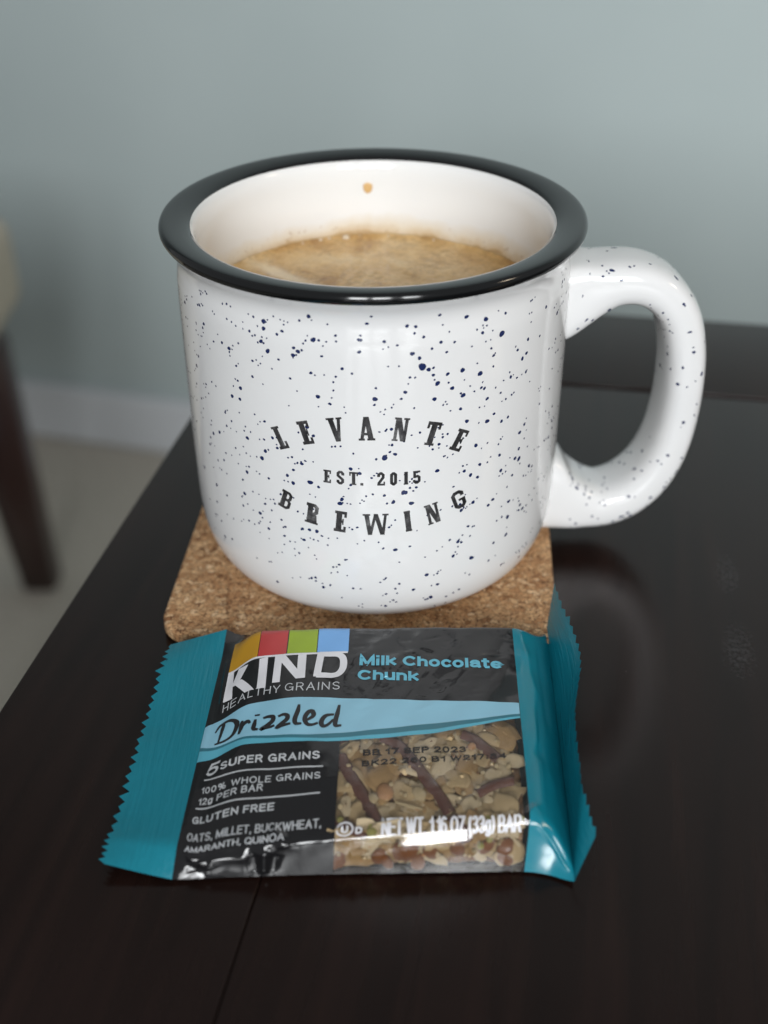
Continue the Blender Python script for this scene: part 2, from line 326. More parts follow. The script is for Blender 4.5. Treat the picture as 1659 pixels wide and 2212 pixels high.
# speckles in the glaze: thin drops lying on body and handle
SV=[];SF=[]
def drop(mapf,a,b,r,el,rot,e=2.2e-5):
    n=12 if r<.00035 else 18; base=len(SV); k=np.linspace(0,2*np.pi,n,endpoint=False); ph=RNG.uniform(0,6.28,2)
    rad=r*(1+.07*np.sin(2*k+ph[0])+.06*np.sin(3*k+ph[1]))
    x=rad*np.cos(k)*el; y=rad*np.sin(k)/el; X=a+x*math.cos(rot)-y*math.sin(rot); Y=b+x*math.sin(rot)+y*math.cos(rot)
    P=mapf(np.append(X,a),np.append(Y,b),e); SV.extend(P.tolist())
    for i in range(n): SF.append((base+n,base+i,base+(i+1)%n))
BIG=[(-25.0, 84.08, 0.6), (-14.1, 87.13, 0.53), (19.83, 85.65, 0.53), (24.71, 84.09, 0.6), (13.53, 87.19, 0.4), (9.84, 75.97, 0.93), (11.24, 75.15, 0.53), (7.67, 79.2, 0.53), (9.22, 78.03, 0.46), (19.03, 73.69, 0.6), (23.49, 71.87, 0.66), (13.27, 71.6, 0.6), (15.55, 73.45, 0.46), (12.3, 73.71, 0.4), (19.39, 67.58, 0.6), (12.67, 67.92, 0.53), (6.2, 70.34, 0.46), (-0.28, 68.99, 0.6), (-0.41, 67.59, 0.33), (-13.29, 81.95, 0.6), (-12.09, 81.96, 0.33), (-17.93, 77.84, 0.53), (-17.72, 79.54, 0.4), (-35.23, 75.19, 0.53), (-37.56, 75.82, 0.4), (-40.71, 75.01, 0.33), (-31.56, 53.97, 0.53), (-27.57, 50.01, 0.6), (1.72, 54.38, 0.73), (4.03, 55.18, 0.46), (23.18, 54.0, 0.53), (25.97, 59.39, 0.6), (30.2, 58.02, 0.46), (32.14, 58.4, 0.4), (27.84, 60.7, 0.4), (36.64, 52.64, 0.53), (38.24, 54.17, 0.46), (37.01, 45.45, 0.66), (35.54, 46.16, 0.53), (37.19, 72.6, 0.46), (37.46, 75.85, 0.46), (34.03, 74.42, 0.4), (28.97, 79.81, 0.79), (13.69, 49.68, 0.53), (20.4, 48.06, 0.46), (5.97, 45.03, 0.66), (7.76, 41.96, 0.6), (-8.45, 42.04, 0.6), (1.62, 44.51, 0.4), (-26.34, 14.73, 0.46), (11.77, 20.88, 0.53), (14.46, 20.7, 0.33), (23.52, 22.68, 0.66), (34.31, 30.27, 0.6), (34.22, 25.09, 0.53), (34.93, 41.82, 0.4), (24.03, 45.37, 0.46), (25.66, 65.16, 0.46), (24.77, 67.92, 0.4), (-3.58, 82.59, 0.4), (1.77, 82.2, 0.4), (-8.46, 83.29, 0.33), (-1.82, 86.2, 0.4), (-0.9, 88.34, 0.33), (8.43, 85.07, 0.4), (6.58, 85.35, 0.46), (8.16, 83.61, 0.33), (13.92, 81.04, 0.4), (16.99, 80.59, 0.33), (26.18, 77.14, 0.33), (26.89, 75.26, 0.4), (-20.43, 82.8, 0.4), (-24.07, 77.59, 0.6), (-32.5, 66.37, 0.53), (-35.47, 63.36, 0.53), (-32.96, 63.46, 0.46), (-33.19, 67.99, 0.33), (-12.63, 68.84, 0.53), (-14.02, 74.31, 0.4), (-11.49, 78.48, 0.33), (-18.87, 72.22, 0.33), (-15.28, 46.73, 0.66), (-13.34, 45.83, 0.4), (-19.28, 49.18, 0.4), (-19.67, 41.63, 0.26), (1.88, 11.58, 0.46), (4.19, 17.65, 0.33), (8.65, 16.78, 0.46), (12.53, 12.64, 0.4), (-4.18, 17.79, 0.26), (-7.61, 26.31, 0.33), (4.12, 29.35, 0.53), (7.54, 30.01, 0.33), (1.3, 29.9, 0.33), (-16.03, 33.58, 0.46), (-11.71, 30.03, 0.26), (19.5, 28.79, 0.53), (30.07, 24.54, 0.4), (41.93, 14.01, 0.46)]
for s,z,r in BIG: drop(mug_map,s*1e-3,min(z,88.)*1e-3,r*.00092,1+.16*RNG.random(),RNG.uniform(-.3,.9))
halfc=math.pi*.0471
def ok(s,z): return .0075<z<.0868 and abs(s)<halfc
cnt=0
while cnt<1900:
    s=RNG.uniform(-halfc,halfc); z=RNG.uniform(.008,.0865)
    dens=.80+.20*math.sin(s*95+1)*math.sin(z*120+.6)
    if z<.03: dens*=.75
    if z<.016: dens*=.6
    if RNG.random()>dens: continue
    k=1 if RNG.random()<.74 else RNG.integers(2,4); ang=RNG.uniform(-.4,1.2)
    for j in range(k):
        s2=s+j*RNG.uniform(.0007,.0019)*math.cos(ang); z2=z+j*RNG.uniform(.0006,.0016)*math.sin(ang)
        if not ok(s2,z2): continue
        r=min(.00048,.00018+RNG.exponential(.000085)); drop(mug_map,s2,z2,r,1+.22*RNG.random()**2,RNG.uniform(-.4,1.2)); cnt+=1
def handle_map(a,b,e):
    out=[]
    for i,k in zip(np.atleast_1d(a),np.atleast_1d(b)):
        i=min(max(i,0),len(HS)-1.001); i0=int(i); t=i-i0; p=np.array(hpt(i0,k,e)); q=np.array(hpt(i0+1,k,e)); out.append(p*(1-t)+q*t)
    return np.array(out)
for _ in range(300):
    i=RNG.uniform(14,len(HS)-16); k=RNG.uniform(0,6.28); r=min(.00048,.00021+RNG.exponential(.00011))
    ds=np.linalg.norm(HS[int(i)+1,:2]-HS[int(i),:2])
    p0=np.array(hpt(int(i),k)); p1=np.array(hpt(int(i),k+.05)); dk=np.linalg.norm(p1-p0)/.05+1e-5
    drop(lambda a,b,e,i=i,k=k,ds=ds,dk=dk: handle_map(i+(a-0)/ds,k+(b-0)/dk,e),0,0,r,1+.3*RNG.random(),RNG.uniform(0,3))
so=mesh_obj('glaze_speckles',SV,SF,m_speck,BODY); so['kind']='stuff'
bm=bmesh.new(); bm.from_mesh(so.data)
bm.to_mesh(so.data); bm.free()

# ---- printed slab lettering, letters built of quads in a unit box (w x 1)
def R_(x0,y0,x1,y1): return [(x0,y0),(x1,y0),(x1,y1),(x0,y1)]
def octs(pts,wd): return ('rib',pts,wd)
def slab(ch,w):
    t=.23; b=.135; sr=.10; ins=.07
    if ch=='E': return [R_(ins,0,ins+t,1),R_(0,1-b,w,1),R_(0,0,w,b),R_(ins+t-.01,.44,.78*w,.57),R_(w-.10,.72,w,1),R_(w-.10,0,w,.28),R_(.66*w,.36,.78*w,.65)]
    if ch=='L': return [R_(ins,0,ins+t,1),R_(0,1-sr,ins+t+.07,1),R_(0,0,w,b),R_(w-.11,0,w,.32)]
    if ch=='V': return [[(w/2-.09,0),(w/2+.09,0),(.06+.20,1),(.06,1)],[(w/2-.04,0),(w/2+.09,0),(w-.05,1),(w-.05-.12,1)],R_(0,1-.08,.31,1),R_(w-.22,1-.08,w,1)]
    if ch=='A': return [[(.05,0),(.05+.12,0),(w/2+.04,1),(w/2-.10,1)],[(w-.05-.20,0),(w-.05,0),(w/2+.10,1),(w/2-.08,1)],R_(.2*w,.22,.8*w,.33),R_(0,0,.23,.09),R_(w-.30,0,w,.09)]
    if ch=='N': return [R_(.05,0,.05+.12,1),R_(w-.17,0,w-.05,1),[(w-.25,0),(w-.05,0),(.25,1),(.05,1)],R_(0,1-.08,.20,1),R_(0,0,.23,.08),R_(w-.23,1-.08,w,1)]
    if ch=='T': return [R_(w/2-t/2,0,w/2+t/2,1),R_(0,1-b,w,1),R_(0,.70,.10,1),R_(w-.10,.70,w,1),R_(w/2-.19,0,w/2+.19,sr)]
    if ch=='I': return [R_(w/2-t/2,0,w/2+t/2,1),R_(0,1-sr,w,1),R_(0,0,w,sr)]
    if ch=='W':
        q=w/4; return [[(q-.07,0),(q+.10,0),(.06+.18,1),(.06,1)],[(q-.03,0),(q+.09,0),(w/2+.05,1),(w/2-.06,1)],[(3*q-.09,0),(3*q+.09,0),(w/2+.09,1),(w/2-.08,1)],[(3*q-.04,0),(3*q+.08,0),(w-.06,1),(w-.17,1)],R_(0,1-.08,.30,1),R_(w-.25,1-.08,w,1)]
    if ch=='B': return [R_(ins,0,ins+t,1),octs([(0,.065),(w-.22,.065),(w-.10,.16),(w-.10,.42),(w-.2,.52),(ins+t-.02,.52)],.15),octs([(0,.935),(w-.24,.935),(w-.13,.84),(w-.13,.62),(w-.22,.52)],.15)]
    if ch=='R': return [R_(ins,0,ins+t,1),octs([(0,.935),(w-.22,.935),(w-.12,.84),(w-.12,.60),(w-.22,.50),(ins+t-.02,.50)],.16),[(w-.26,0),(w-.04,0),(w-.10,.46),(w-.34,.46)],R_(0,0,.36,sr),R_(w-.28,0,w,sr)]
    if ch=='G': return [octs([(w-.10,.66),(w-.10,.82),(w-.22,.93),(.24,.93),(.12,.82),(.12,.18),(.24,.07),(w-.22,.07),(w-.11,.18),(w-.11,.48)],.19),R_(w*.48,.40,w,.52)]
    if ch=='S': return [octs([(w-.10,.68),(w-.10,.82),(w-.2,.93),(.22,.93),(.11,.82),(.11,.64),(.22,.54),(w-.22,.46),(w-.11,.36),(w-.11,.18),(w-.22,.07),(.22,.07),(.11,.18),(.11,.32)],.19)]
    if ch=='2': return [octs([(.12,.66),(.12,.82),(.24,.93),(w-.24,.93),(w-.12,.82),(w-.12,.62),(.14,.20),(.14,.08)],.19),R_(.03,0,w,.15),R_(w-.10,0,w,.30)]
    if ch=='0': return [octs([(w/2,.93),(.24,.93),(.12,.82),(.12,.18),(.24,.07),(w-.24,.07),(w-.12,.18),(w-.12,.82),(w-.24,.93),(w/2-.02,.93)],.21)]
    if ch=='1': return [R_(w/2-.11,0,w/2+.13,1),[(0,.76),(.12,.70),(w/2+.05,1),(w/2-.06,1)],R_(0,0,w,sr)]
    if ch=='5': return [octs([(.13,.52),(w-.24,.58),(w-.12,.48),(w-.12,.18),(w-.24,.07),(.24,.07),(.12,.18),(.12,.30)],.19),R_(.05,.45,.05+.19,1),R_(.05,1-.15,w-.05,1)]
    if ch=='.': return [R_(0,0,w,.20)]
def ribbon2d(pts,wd,cap=0.0):
    """Left and right outlines of a thick polyline with mitred joins."""
    P=[np.array(q,float) for q in pts]; wd=np.broadcast_to(np.asarray(wd,float),(len(P),)); L=[];Rr=[]
    for i,q in enumerate(P):
        d0=P[i]-P[i-1] if i>0 else P[1]-P[0]; d1=P[i+1]-P[i] if i<len(P)-1 else P[i]-P[i-1]
        d0=d0/(np.linalg.norm(d0)+1e-12); d1=d1/(np.linalg.norm(d1)+1e-12); tt=d0+d1; tt=tt/(np.linalg.norm(tt)+1e-12)
        n=np.array((-tt[1],tt[0])); k=1/max(.45,float(n@np.array((-d0[1],d0[0]))))
        o=q.copy()
        if i==0: o=q-d1*cap
        if i==len(P)-1: o=q+d0*cap
        L.append(o+n*k*wd[i]/2); Rr.append(o-n*k*wd[i]/2)
    return L,Rr
class Decal:
    """Flat print collected as quads in surface coordinates, then laid on the surface."""
    def __init__(s): s.V=[];s.F=[];s.E=[]
    def quad(s,q,e,nu=1,nv=1):
        q=[np.array(x,float) for x in q]; b=len(s.V)
        for i in range(nu+1):
            for j in range(nv+1):
                a,c=i/nu,j/nv; s.V.append((q[0]*(1-a)+q[1]*a)*(1-c)+(q[3]*(1-a)+q[2]*a)*c); s.E.append(e)
        for i in range(nu):
            for j in range(nv): k=b+i*(nv+1)+j; s.F.append((k,k+nv+1,k+nv+2,k+1))
    def strip(s,L,R,e,closed=False):
        b=len(s.V); n=len(L)
        for a,c in zip(L,R): s.V+= [np.array(a),np.array(c)]; s.E+=[e,e]
        for i in range(n if closed else n-1): j=(i+1)%n; s.F.append((b+2*i+1,b+2*j+1,b+2*j,b+2*i))
    def build(s,name,mapf,m,parent):
        V=np.array(s.V); P=mapf(V[:,0],V[:,1],np.array(s.E)); return mesh_obj(name,P,s.F,m,parent)
LET=[('L',-21.07,54.28,-23.37,59.44,2.65), ('E',-15.07,56.71,-16.75,62.24,2.76), ('V',-8.36,58.25,-9.39,64.09,3.56), ('A',-2.08,58.82,-2.26,64.70,3.62), ('N',4.87,58.42,5.71,64.19,3.35), ('T',11.50,56.64,13.13,62.26,3.25), ('E',17.59,54.13,20.06,58.90,2.91), ('E',-11.25,47.30,-11.14,50.67,1.75), ('S',-8.25,47.26,-8.16,50.70,1.82), ('T',-5.25,47.29,-5.19,50.65,1.96), ('.',-3.40,47.18,-3.35,50.54,0.65), ('2',0.86,47.19,0.88,50.62,1.84), ('0',3.69,47.18,3.69,50.50,1.69), ('1',6.48,47.10,6.46,50.46,1.05), ('5',8.94,47.12,8.90,50.45,1.93), ('B',-22.46,38.13,-20.85,42.87,3.11), ('R',-15.56,35.52,-14.71,40.97,3.22), ('E',-8.78,34.26,-8.23,39.97,2.78), ('W',-0.32,33.80,-0.40,39.57,5.91), ('I',7.30,34.30,6.69,39.98,1.49), ('N',13.52,35.59,12.26,41.07,3.34), ('G',20.07,38.40,18.42,42.94,3.33), ]
def letters(idx,name,label):
    D=Decal()
    for (ch,s0,z0,s1,z1,wmm) in idx:
        b=np.array((s0,z0))*1e-3; tp=np.array((s1,z1))*1e-3; up_=tp-b; h=np.linalg.norm(up_); up_/=h; rx=np.array((up_[1],-up_[0])); w=wmm*1e-3/h
        T=lambda q: b+rx*((q[0]-w/2)*h)+up_*(q[1]*h)
        for n,g in enumerate(slab(ch,w)):
            e=3.4e-5+n*3e-6
            if isinstance(g,tuple):
                L,Rr=ribbon2d(g[1],g[2]); D.strip([T(q) for q in L],[T(q) for q in Rr],e)
            else: D.quad([T(q) for q in g],e,4,4)
    o=D.build(name,mug_map,m_ink,BODY); o['label']=label
letters(LET[:7],'lettering','arched black word LEVANTE'); letters(LET[7:15],'lettering','small black line EST. 2015'); letters(LET[15:],'lettering','black word BREWING bowed downwards')

# coffee with crema, bubbles and the drip on the inside wall
a=np.linspace(0,2*np.pi,120,endpoint=False); V=[];rs=np.linspace(0.0005,.04145,24); CZ=.0722
for t in a:
    for r in rs:
        me_=max(0,(r-.0395)/.002); V.append((r*math.cos(t),r*math.sin(t),CZ+.0004*me_*me_+.00012*math.sin(r*700+3*math.sin(t*3))))
coffee=mesh_obj('coffee',V,grid_faces(120,24,True),m_crema); coffee['label']='milky brown coffee with crema inside the white mug'; coffee['category']='coffee'
def dome(r,m,parent,name,loc,flat=.6):
    bm=bmesh.new(); bmesh.ops.create_uvsphere(bm,u_segments=14,v_segments=9,radius=r)
    for v in bm.verts: v.co.z*=flat
    for v in bm.verts: v.co+=Vector(loc)
    return bm_obj(name,bm,m,parent,True)
for ang,r,rad in ((100.5,.0011,.0402),(107,.0005,.0406),(110.5,.0006,.0404),(84,.0004,.0406),(95,.0003,.0406),(66,.0004,.0404),(118,.0004,.0402)):
    t=math.radians(ang); dome(r,m_foam,coffee,'bubble',(rad*math.cos(t),rad*math.sin(t),CZ+.0003))
t=math.radians(90.5)
bm=bmesh.new(); bmesh.ops.create_uvsphere(bm,u_segments=16,v_segments=10,radius=.001)
for v in bm.verts: v.co=Vector((v.co.x*1.35*(1 if v.co.z>0 else .9),v.co.y*.18,v.co.z*(1.65 if v.co.z<0 else 1.3)))+Vector((-.0012,.04125,.0857))
drip=bm_obj('coffee_drip',bm,m_drip,None,True); drip['label']='small tan coffee drip on the inner back wall of the mug'; drip['category']='coffee drip'
# ---- wrapper surface: stations along the bar, each with four profile points (rear foot, rear top, front top, front foot)
ST_U = np.array([-.0560,-.0415,-.0360,-.0290,-.0220,-.0100,.0100,.0255,.0305,.0345,.0385,.0402,.0545])
ST_P = np.array([
 [[-.0497,-.0525,.0060],[-.0503,-.0590,.0060],[-.0548,-.1085,.0045],[-.0553,-.1142,.0024]],   # serrated left edge
 [[-.0362,-.0497,.0088],[-.0366,-.0580,.0074],[-.0404,-.1122,.0052],[-.0412,-.1170,.0010]],   # left seal line
 [[-.0330,-.0500,.0072],[-.0335,-.0568,.0090],[-.0360,-.1136,.0056],[-.0368,-.1168,.0008]],
 [[-.0270,-.0503,.0070],[-.0274,-.0540,.0118],[-.0294,-.1134,.0068],[-.0300,-.1164,.0007]],
 [[-.0205,-.0508,.0022],[-.0208,-.0541,.0126],[-.0226,-.1140,.0078],[-.0231,-.1162,.0006]],
 [[-.0085,-.0512,.0015],[-.0087,-.0543,.0130],[-.0107,-.1138,.0086],[-.0112,-.1160,.0006]],
 [[ .0115,-.0512,.0015],[ .0113,-.0545,.0131],[ .0093,-.1126,.0097],[ .0088,-.1160,.0006]],
 [[ .0270,-.0514,.0020],[ .0268,-.0545,.0129],[ .0245,-.1118,.0105],[ .0238,-.1160,.0006]],
 [[ .0325,-.0508,.0030],[ .0322,-.0545,.0123],[ .0298,-.1113,.0105],[ .0287,-.1162,.0006]],
 [[ .0368,-.0488,.0034],[ .0365,-.0535,.0094],[ .0332,-.1120,.0085],[ .0325,-.1170,.0006]],
 [[ .0402,-.0462,.0034],[ .0400,-.0500,.0054],[ .0362,-.1150,.0042],[ .0358,-.1185,.0008]],
 [[ .0412,-.0450,.0032],[ .0411,-.0480,.0036],[ .0374,-.1165,.0020],[ .0372,-.1192,.0012]],   # right seal valley
 [[ .0445,-.0415,.0152],[ .0441,-.0515,.0151],[ .0401,-.1075,.0145],[ .0421,-.1155,.0104]],   # serrated right edge, standing up
])
KN = np.array([0., .12, .84, 1.])
def _pchip(xs, ys, x):
    n = len(xs); h = np.diff(xs); sh = (-1,)+(1,)*(ys.ndim-1); d = np.diff(ys,axis=0)/h.reshape(sh)
    m = np.zeros_like(ys)
    for i in range(1,n-1):
        a,b = d[i-1],d[i]
        m[i] = np.where(a*b>0, (h[i-1]+h[i])/(h[i-1]/np.where(b==0,1,b)+h[i]/np.where(a==0,1,a)+1e-30), 0)
    m[1:-1] = np.where(d[:-1]*d[1:]>0, m[1:-1], 0)
    m[0]=d[0]; m[-1]=d[-1]
    i = np.clip(np.searchsorted(xs,x)-1,0,n-2); t=((x-xs[i])/h[i])
    t=t.reshape((-1,)+(1,)*(ys.ndim-1)); hh=h[i].reshape(t.shape)
    return (2*t**3-3*t**2+1)*ys[i]+(t**3-2*t**2+t)*hh*m[i]+(-2*t**3+3*t**2)*ys[i+1]+(t**3-t**2)*hh*m[i+1]
def _stations(u):
    out = _pchip(ST_U[1:12], ST_P[1:12], np.clip(u,ST_U[1],ST_U[11]))
    tl = np.clip((ST_U[1]-u)/(ST_U[1]-ST_U[0]),0,2)[:,None,None]
    tr = np.clip((u-ST_U[11])/(ST_U[12]-ST_U[11]),0,2)[:,None,None]
    return out + tl*(ST_P[0]-ST_P[1]) + tr*(ST_P[12]-ST_P[11])
def _lin(P, v):
    i = np.clip(np.searchsorted(KN,v)-1,0,2); t=((v-KN[i])/(KN[i+1]-KN[i]))[:,None]
    r = np.arange(len(v)); return P[r,i]*(1-t)+P[r,i+1]*t
def surf0(u, v):
    u = np.asarray(u,float).ravel(); v = np.asarray(v,float).ravel()
    P = _stations(u); out = _lin(P, v)
    for k,dl in ((1,.022),(2,.024)):
        m = np.abs(v-KN[k])<dl
        if m.any():
            a=_lin(P[m],np.full(m.sum(),KN[k]-dl)); c=_lin(P[m],np.full(m.sum(),KN[k]+dl)); b=P[m][:,k]
            t=((v[m]-KN[k]+dl)/(2*dl))[:,None]; out[m]=(1-t)**2*a+2*t*(1-t)*b+t*t*c
    return out
def bulge(u, v):                                   # puffed and creased film: height along the normal
    b = .0009*np.exp(-((u+.004)/.026)**2)*np.sin(np.pi*np.clip((v-.12)/.72,0,1))
    return b
# ------------------------------------------------------------------ snack bar wrapper
VL=.083                                                            # metres of film per unit of v
CREASE=[]                                                          # (u0,v0,u1,v1,width,height) sharp folds in the film, metres
def cr(u0,v0,u1,v1,w,h): CREASE.append((u0*1e-3,v0*VL,u1*1e-3,v1*VL,w*1e-3,h*1e-3))
cr(-21,.800,-17.6,.872,1.6,.5); cr(-22.3,.870,-22.3,.985,1.3,.9); cr(-24.3,.895,-23.4,.98,1.2,-.45); cr(-20.2,.90,-21.0,.98,1.2,-.45)
cr(-34,.905,-25,.905,3.0,.75); cr(-35.5,.90,-33.0,.955,1.6,.5); cr(-38,.90,-35.5,.96,1.6,-.5)
cr(28.2,.84,31.2,.80,.8,.4); cr(-19.5,.79,-15.8,.85,1.5,-.45); cr(-15,.80,-9,.83,2.0,-.25)
cr(-39,.86,-36,.93,1.2,.5); cr(-41,.30,-40.2,.86,1.0,.35); cr(-38.6,.15,-37.0,.36,1.0,.3); cr(-39.5,.20,-39,.42,.8,-.25)
cr(31,.85,39.4,.93,.7,.35); cr(32.0,.20,33.6,.40,.9,.30); cr(33.6,.40,32.4,.60,.8,.35); cr(33.8,.42,33.0,.62,.6,-.3); cr(35.5,.16,36.3,.5,1.0,-.25); cr(33.0,.62,33.2,.80,.9,.2); cr(31.3,.14,32.0,.26,.8,.25)
cr(3,.905,20,.895,3.2,.70); cr(-6,.915,2,.92,2.2,.35); cr(20,.92,27,.95,1.8,.25)
_r=np.random.default_rng(11)
for _ in range(70):                                                # small scuffs of the loose film over the bar
    u0=_r.uniform(-9,28); v0=_r.uniform(.15,.42); a=_r.uniform(-.5,1.1); l=_r.uniform(1,4); cr(u0,v0,u0+l*math.cos(a),v0-l*math.sin(a)/83,_r.uniform(.3,.7),_r.uniform(-.11,.11))
for _ in range(46):
    u0=_r.uniform(-34,28); v0=_r.uniform(.45,.80); a=_r.uniform(-.6,1.2); l=_r.uniform(2,6); cr(u0,v0,u0+l*math.cos(a),v0-l*math.sin(a)/83,_r.uniform(.5,1.2),_r.uniform(-.07,.07))
def bump_h(u,v):
    h=bulge(u,v); V=v*VL
    body=(np.clip((u+.0415)/.004,0,1)*np.clip((.0402-u)/.003,0,1))
    w=np.zeros_like(h)
    for (a,b,c,d,wd,am) in CREASE:
        L=math.hypot(c-a,d-b); t=((u-a)*(c-a)+(V-b)*(d-b))/(L*L); tc=np.clip(t,0,1); dist=np.hypot(u-a-tc*(c-a),V-b-tc*(d-b))
        w+=am*np.exp(-(dist/wd)**1.5)*np.clip(.35+1.6*np.sin(np.pi*tc),0,1)
    w+=(.00010*np.sin(u*310+2*np.sin(V*120))*np.sin(V*260+1.3)+.00005*np.sin(u*700+V*500))*np.clip((.80-v)/.1,.15,1)
    fin=np.clip((-.0415-u)/.014,0,1); w2=fin*(.0009*np.sin(V*75+.6)+.0004*np.sin(V*170))
    finr=np.clip((u-.0402)/.0143,0,1); w2+=finr*(.0016*np.sin(V*78+2.4)+.0008*np.sin(V*150+1))
    w2+=(np.clip(fin*6,0,1)*(fin<.86)+np.clip(finr*6,0,1)*(finr<.86))*(.000012+.00002*np.sin(V*190+u*900))*np.sin(u*2*np.pi/.00125)
    w2+=fin*.00035*np.exp(-((V-.47*VL)/.0005)**2)
    return h+w*body+w2
def surf(u,v,e=0):
    u=np.asarray(u,float).ravel(); v=np.asarray(v,float).ravel(); e=np.broadcast_to(np.asarray(e,float),u.shape)
    P=surf0(u,v); du=surf0(u+2e-4,v)-surf0(u-2e-4,v); dv=surf0(u,np.clip(v+2e-3,0,1))-surf0(u,np.clip(v-2e-3,0,1))
    n=np.cross(dv,du); n/=np.linalg.norm(n,axis=1)[:,None]+1e-12
    P=P+n*(bump_h(u,v)+e)[:,None]
    P[:,2]=np.maximum(P[:,2],.0003+np.minimum(e,.0002)); return P
WR=thing('snack_bar_wrapper','teal and black granola bar wrapper lying on the table before the coaster','snack wrapper')
def sheet(name,us,vfun,m,nv,parent=WR):
    """grid over u stations; vfun(u)->(v0,v1)"""
    us=np.asarray(us); UU=[];VV=[]
    for u in us:
        v0,v1=vfun(u); UU+= [u]*nv; VV+=list(np.linspace(v0,v1,nv))
    return mesh_obj(name,surf(UU,VV),grid_faces(len(us),nv,flip=True),m,parent)
_c=lambda pts: (np.array([q[0] for q in pts]),np.array([q[1] for q in pts]))
def curve(pts):
    x,y=_c(pts); return lambda u: float(_pchip(x,y,np.array([min(max(u,x[0]),x[-1])]))[0])
sw_top=curve([(-.0415,.424),(-.0377,.414),(-.0257,.399),(-.0184,.394),(-.0125,.4007),(-.003,.414),(.0125,.429),(.0294,.442),(.0310,.443)])
sw_mid=curve([(-.0415,.503),(-.0388,.507),(-.0291,.514),(-.02,.521),(-.0108,.5275),(.0008,.521),(.0112,.511),(.0205,.501),(.0294,.484),(.0310,.481)])
sw_low=curve([(-.0415,.556),(-.029,.5405),(-.0163,.5445),(-.0106,.5526),(-.0005,.551),(.0098,.546),(.0204,.5225),(.0294,.499),(.0310,.495)])
UB0,UW0,UW1,UT=-.0415,-.0086,.0296,.0402
FILM=sheet('printed_film',np.linspace(UB0,UW0,84),lambda u:(0,1),m_black,230)
sheet('printed_film',np.linspace(UW0,UW1,96),lambda u:(0,sw_low(u)),m_black,130)
WFILM=sheet('window_film',np.linspace(UW0,UW1,110),lambda u:(sw_low(u),1),m_clear,120)
sheet('teal_end',np.linspace(UW1,UT,34),lambda u:(0,1),m_teal,230)
def fin(name,ua,ub,teeth,flipv):
    n=teeth*2+1; V=np.linspace(0,1,n); cols=[np.full(n,ua+(ub-ua)*t) for t in np.linspace(0,.93,56)]
    r=np.random.default_rng(3); j=r.normal(0,.12,n); e=np.where(np.arange(n)%2==0,.945,1.03)+j*.12; cols.append(ua+(ub-ua)*e)
    UU=np.concatenate(cols); VV=np.tile(V,57); return mesh_obj(name,surf(UU,VV),grid_faces(57,n,flip=flipv),m_crimp,WR)
fin('left_crimped_seal',UB0,-.0560,27,False); fin('right_crimped_seal',UT,.0545,27,True)
# underside of the wrapper
us=np.linspace(-.0400,.0390,40); A=surf(us,np.full(40,.0)); B=surf(us,np.full(40,1.)); V=[]
for a,b in zip(A,B):
    for t in np.linspace(0,1,8):
        q=a*(1-t)+b*t; edge=min(1,min(t,1-t)*8); q[2]=q[2]*(1-edge)+.0004*edge; V.append(q)
mesh_obj('underside_film',V,grid_faces(40,8),m_black,WR)

# ---- print
E1,E2=4e-5,7e-5
def band(name,us,f0,f1,m,nv=14,e=E1):
    UU=[];VV=[]
    for u in us: UU+=[u]*nv; VV+=list(np.linspace(f0(u),f1(u),nv))
    return mesh_obj(name,surf(UU,VV,e),grid_faces(len(us),nv,flip=True),m,FILM)
us=np.linspace(UB0+.0001,UW1-.0001,150)
band('pale_blue_swoosh',us,sw_top,lambda u:sw_mid(u)+.0012,m_sky,34)
s2=lambda u: sw_mid(u)+(sw_low(u)-sw_mid(u))*(.60 if u>-.012 else .60-.35*min(1,(-.012-u)/.02))
band('dark_swoosh_edge',us,lambda u:sw_mid(u),s2,m_dteal,6,E1+8e-6); band('cyan_swoosh_edge',us,lambda u:s2(u)-.0005,lambda u:sw_low(u)+.001,m_cyan,8,E1+4e-6)
for (a0,a1,m,k) in ((-.0366,-.0291,m_yel,'amber_block'),(-.02895,-.02215,m_red,'red_block'),(-.0219,-.0152,m_grn,'green_block'),(-.0150,-.0080,m_blu,'blue_block')):
    band(k,np.linspace(a0,a1,22),lambda u:.085,lambda u:.2285,m,30)
def tx(fn,a): return surf(*a)
def pm(U_,V_,E_): return surf(U_,V_,E_)
D=Decal()
KINDQ=[[(-36.4, 0.2237), (-35.13, 0.2254), (-34.18, 0.3472), (-36.24, 0.3456)], [(-34.5, 0.2988), (-33.24, 0.3022), (-31.34, 0.2437), (-33.24, 0.2354)], [(-34.34, 0.2821), (-32.45, 0.2905), (-28.97, 0.3639), (-30.71, 0.3623)], [(-28.18, 0.2371), (-26.6, 0.2337), (-26.28, 0.3506), (-27.86, 0.3506)], [(-24.38, 0.2304), (-23.12, 0.2287), (-23.12, 0.3322), (-24.38, 0.3339)], [(-19.01, 0.2287), (-17.59, 0.2287), (-17.43, 0.3255), (-18.85, 0.3255)], [(-24.38, 0.2304), (-22.64, 0.2287), (-17.43, 0.3255), (-19.01, 0.3255)]]
for n,q in enumerate(KINDQ): D.quad([((x+(.24 if k in (1,2) else -.24))*1e-3,min(y,.352) if y>.3 else y) for k,(x,y) in enumerate((q[3],q[2],q[1],q[0]))],E2+n*3e-6,6,10)
KIND_D=[[(-14.42, 0.2354), (-12.37, 0.2371), (-10.31, 0.2387), (-9.21, 0.2504), (-8.89, 0.2721), (-9.05, 0.2955), (-9.84, 0.3139), (-11.1, 0.3205), (-12.69, 0.3189), (-14.74, 0.3172)], [(-14.11, 0.2354), (-14.58, 0.3172)]]
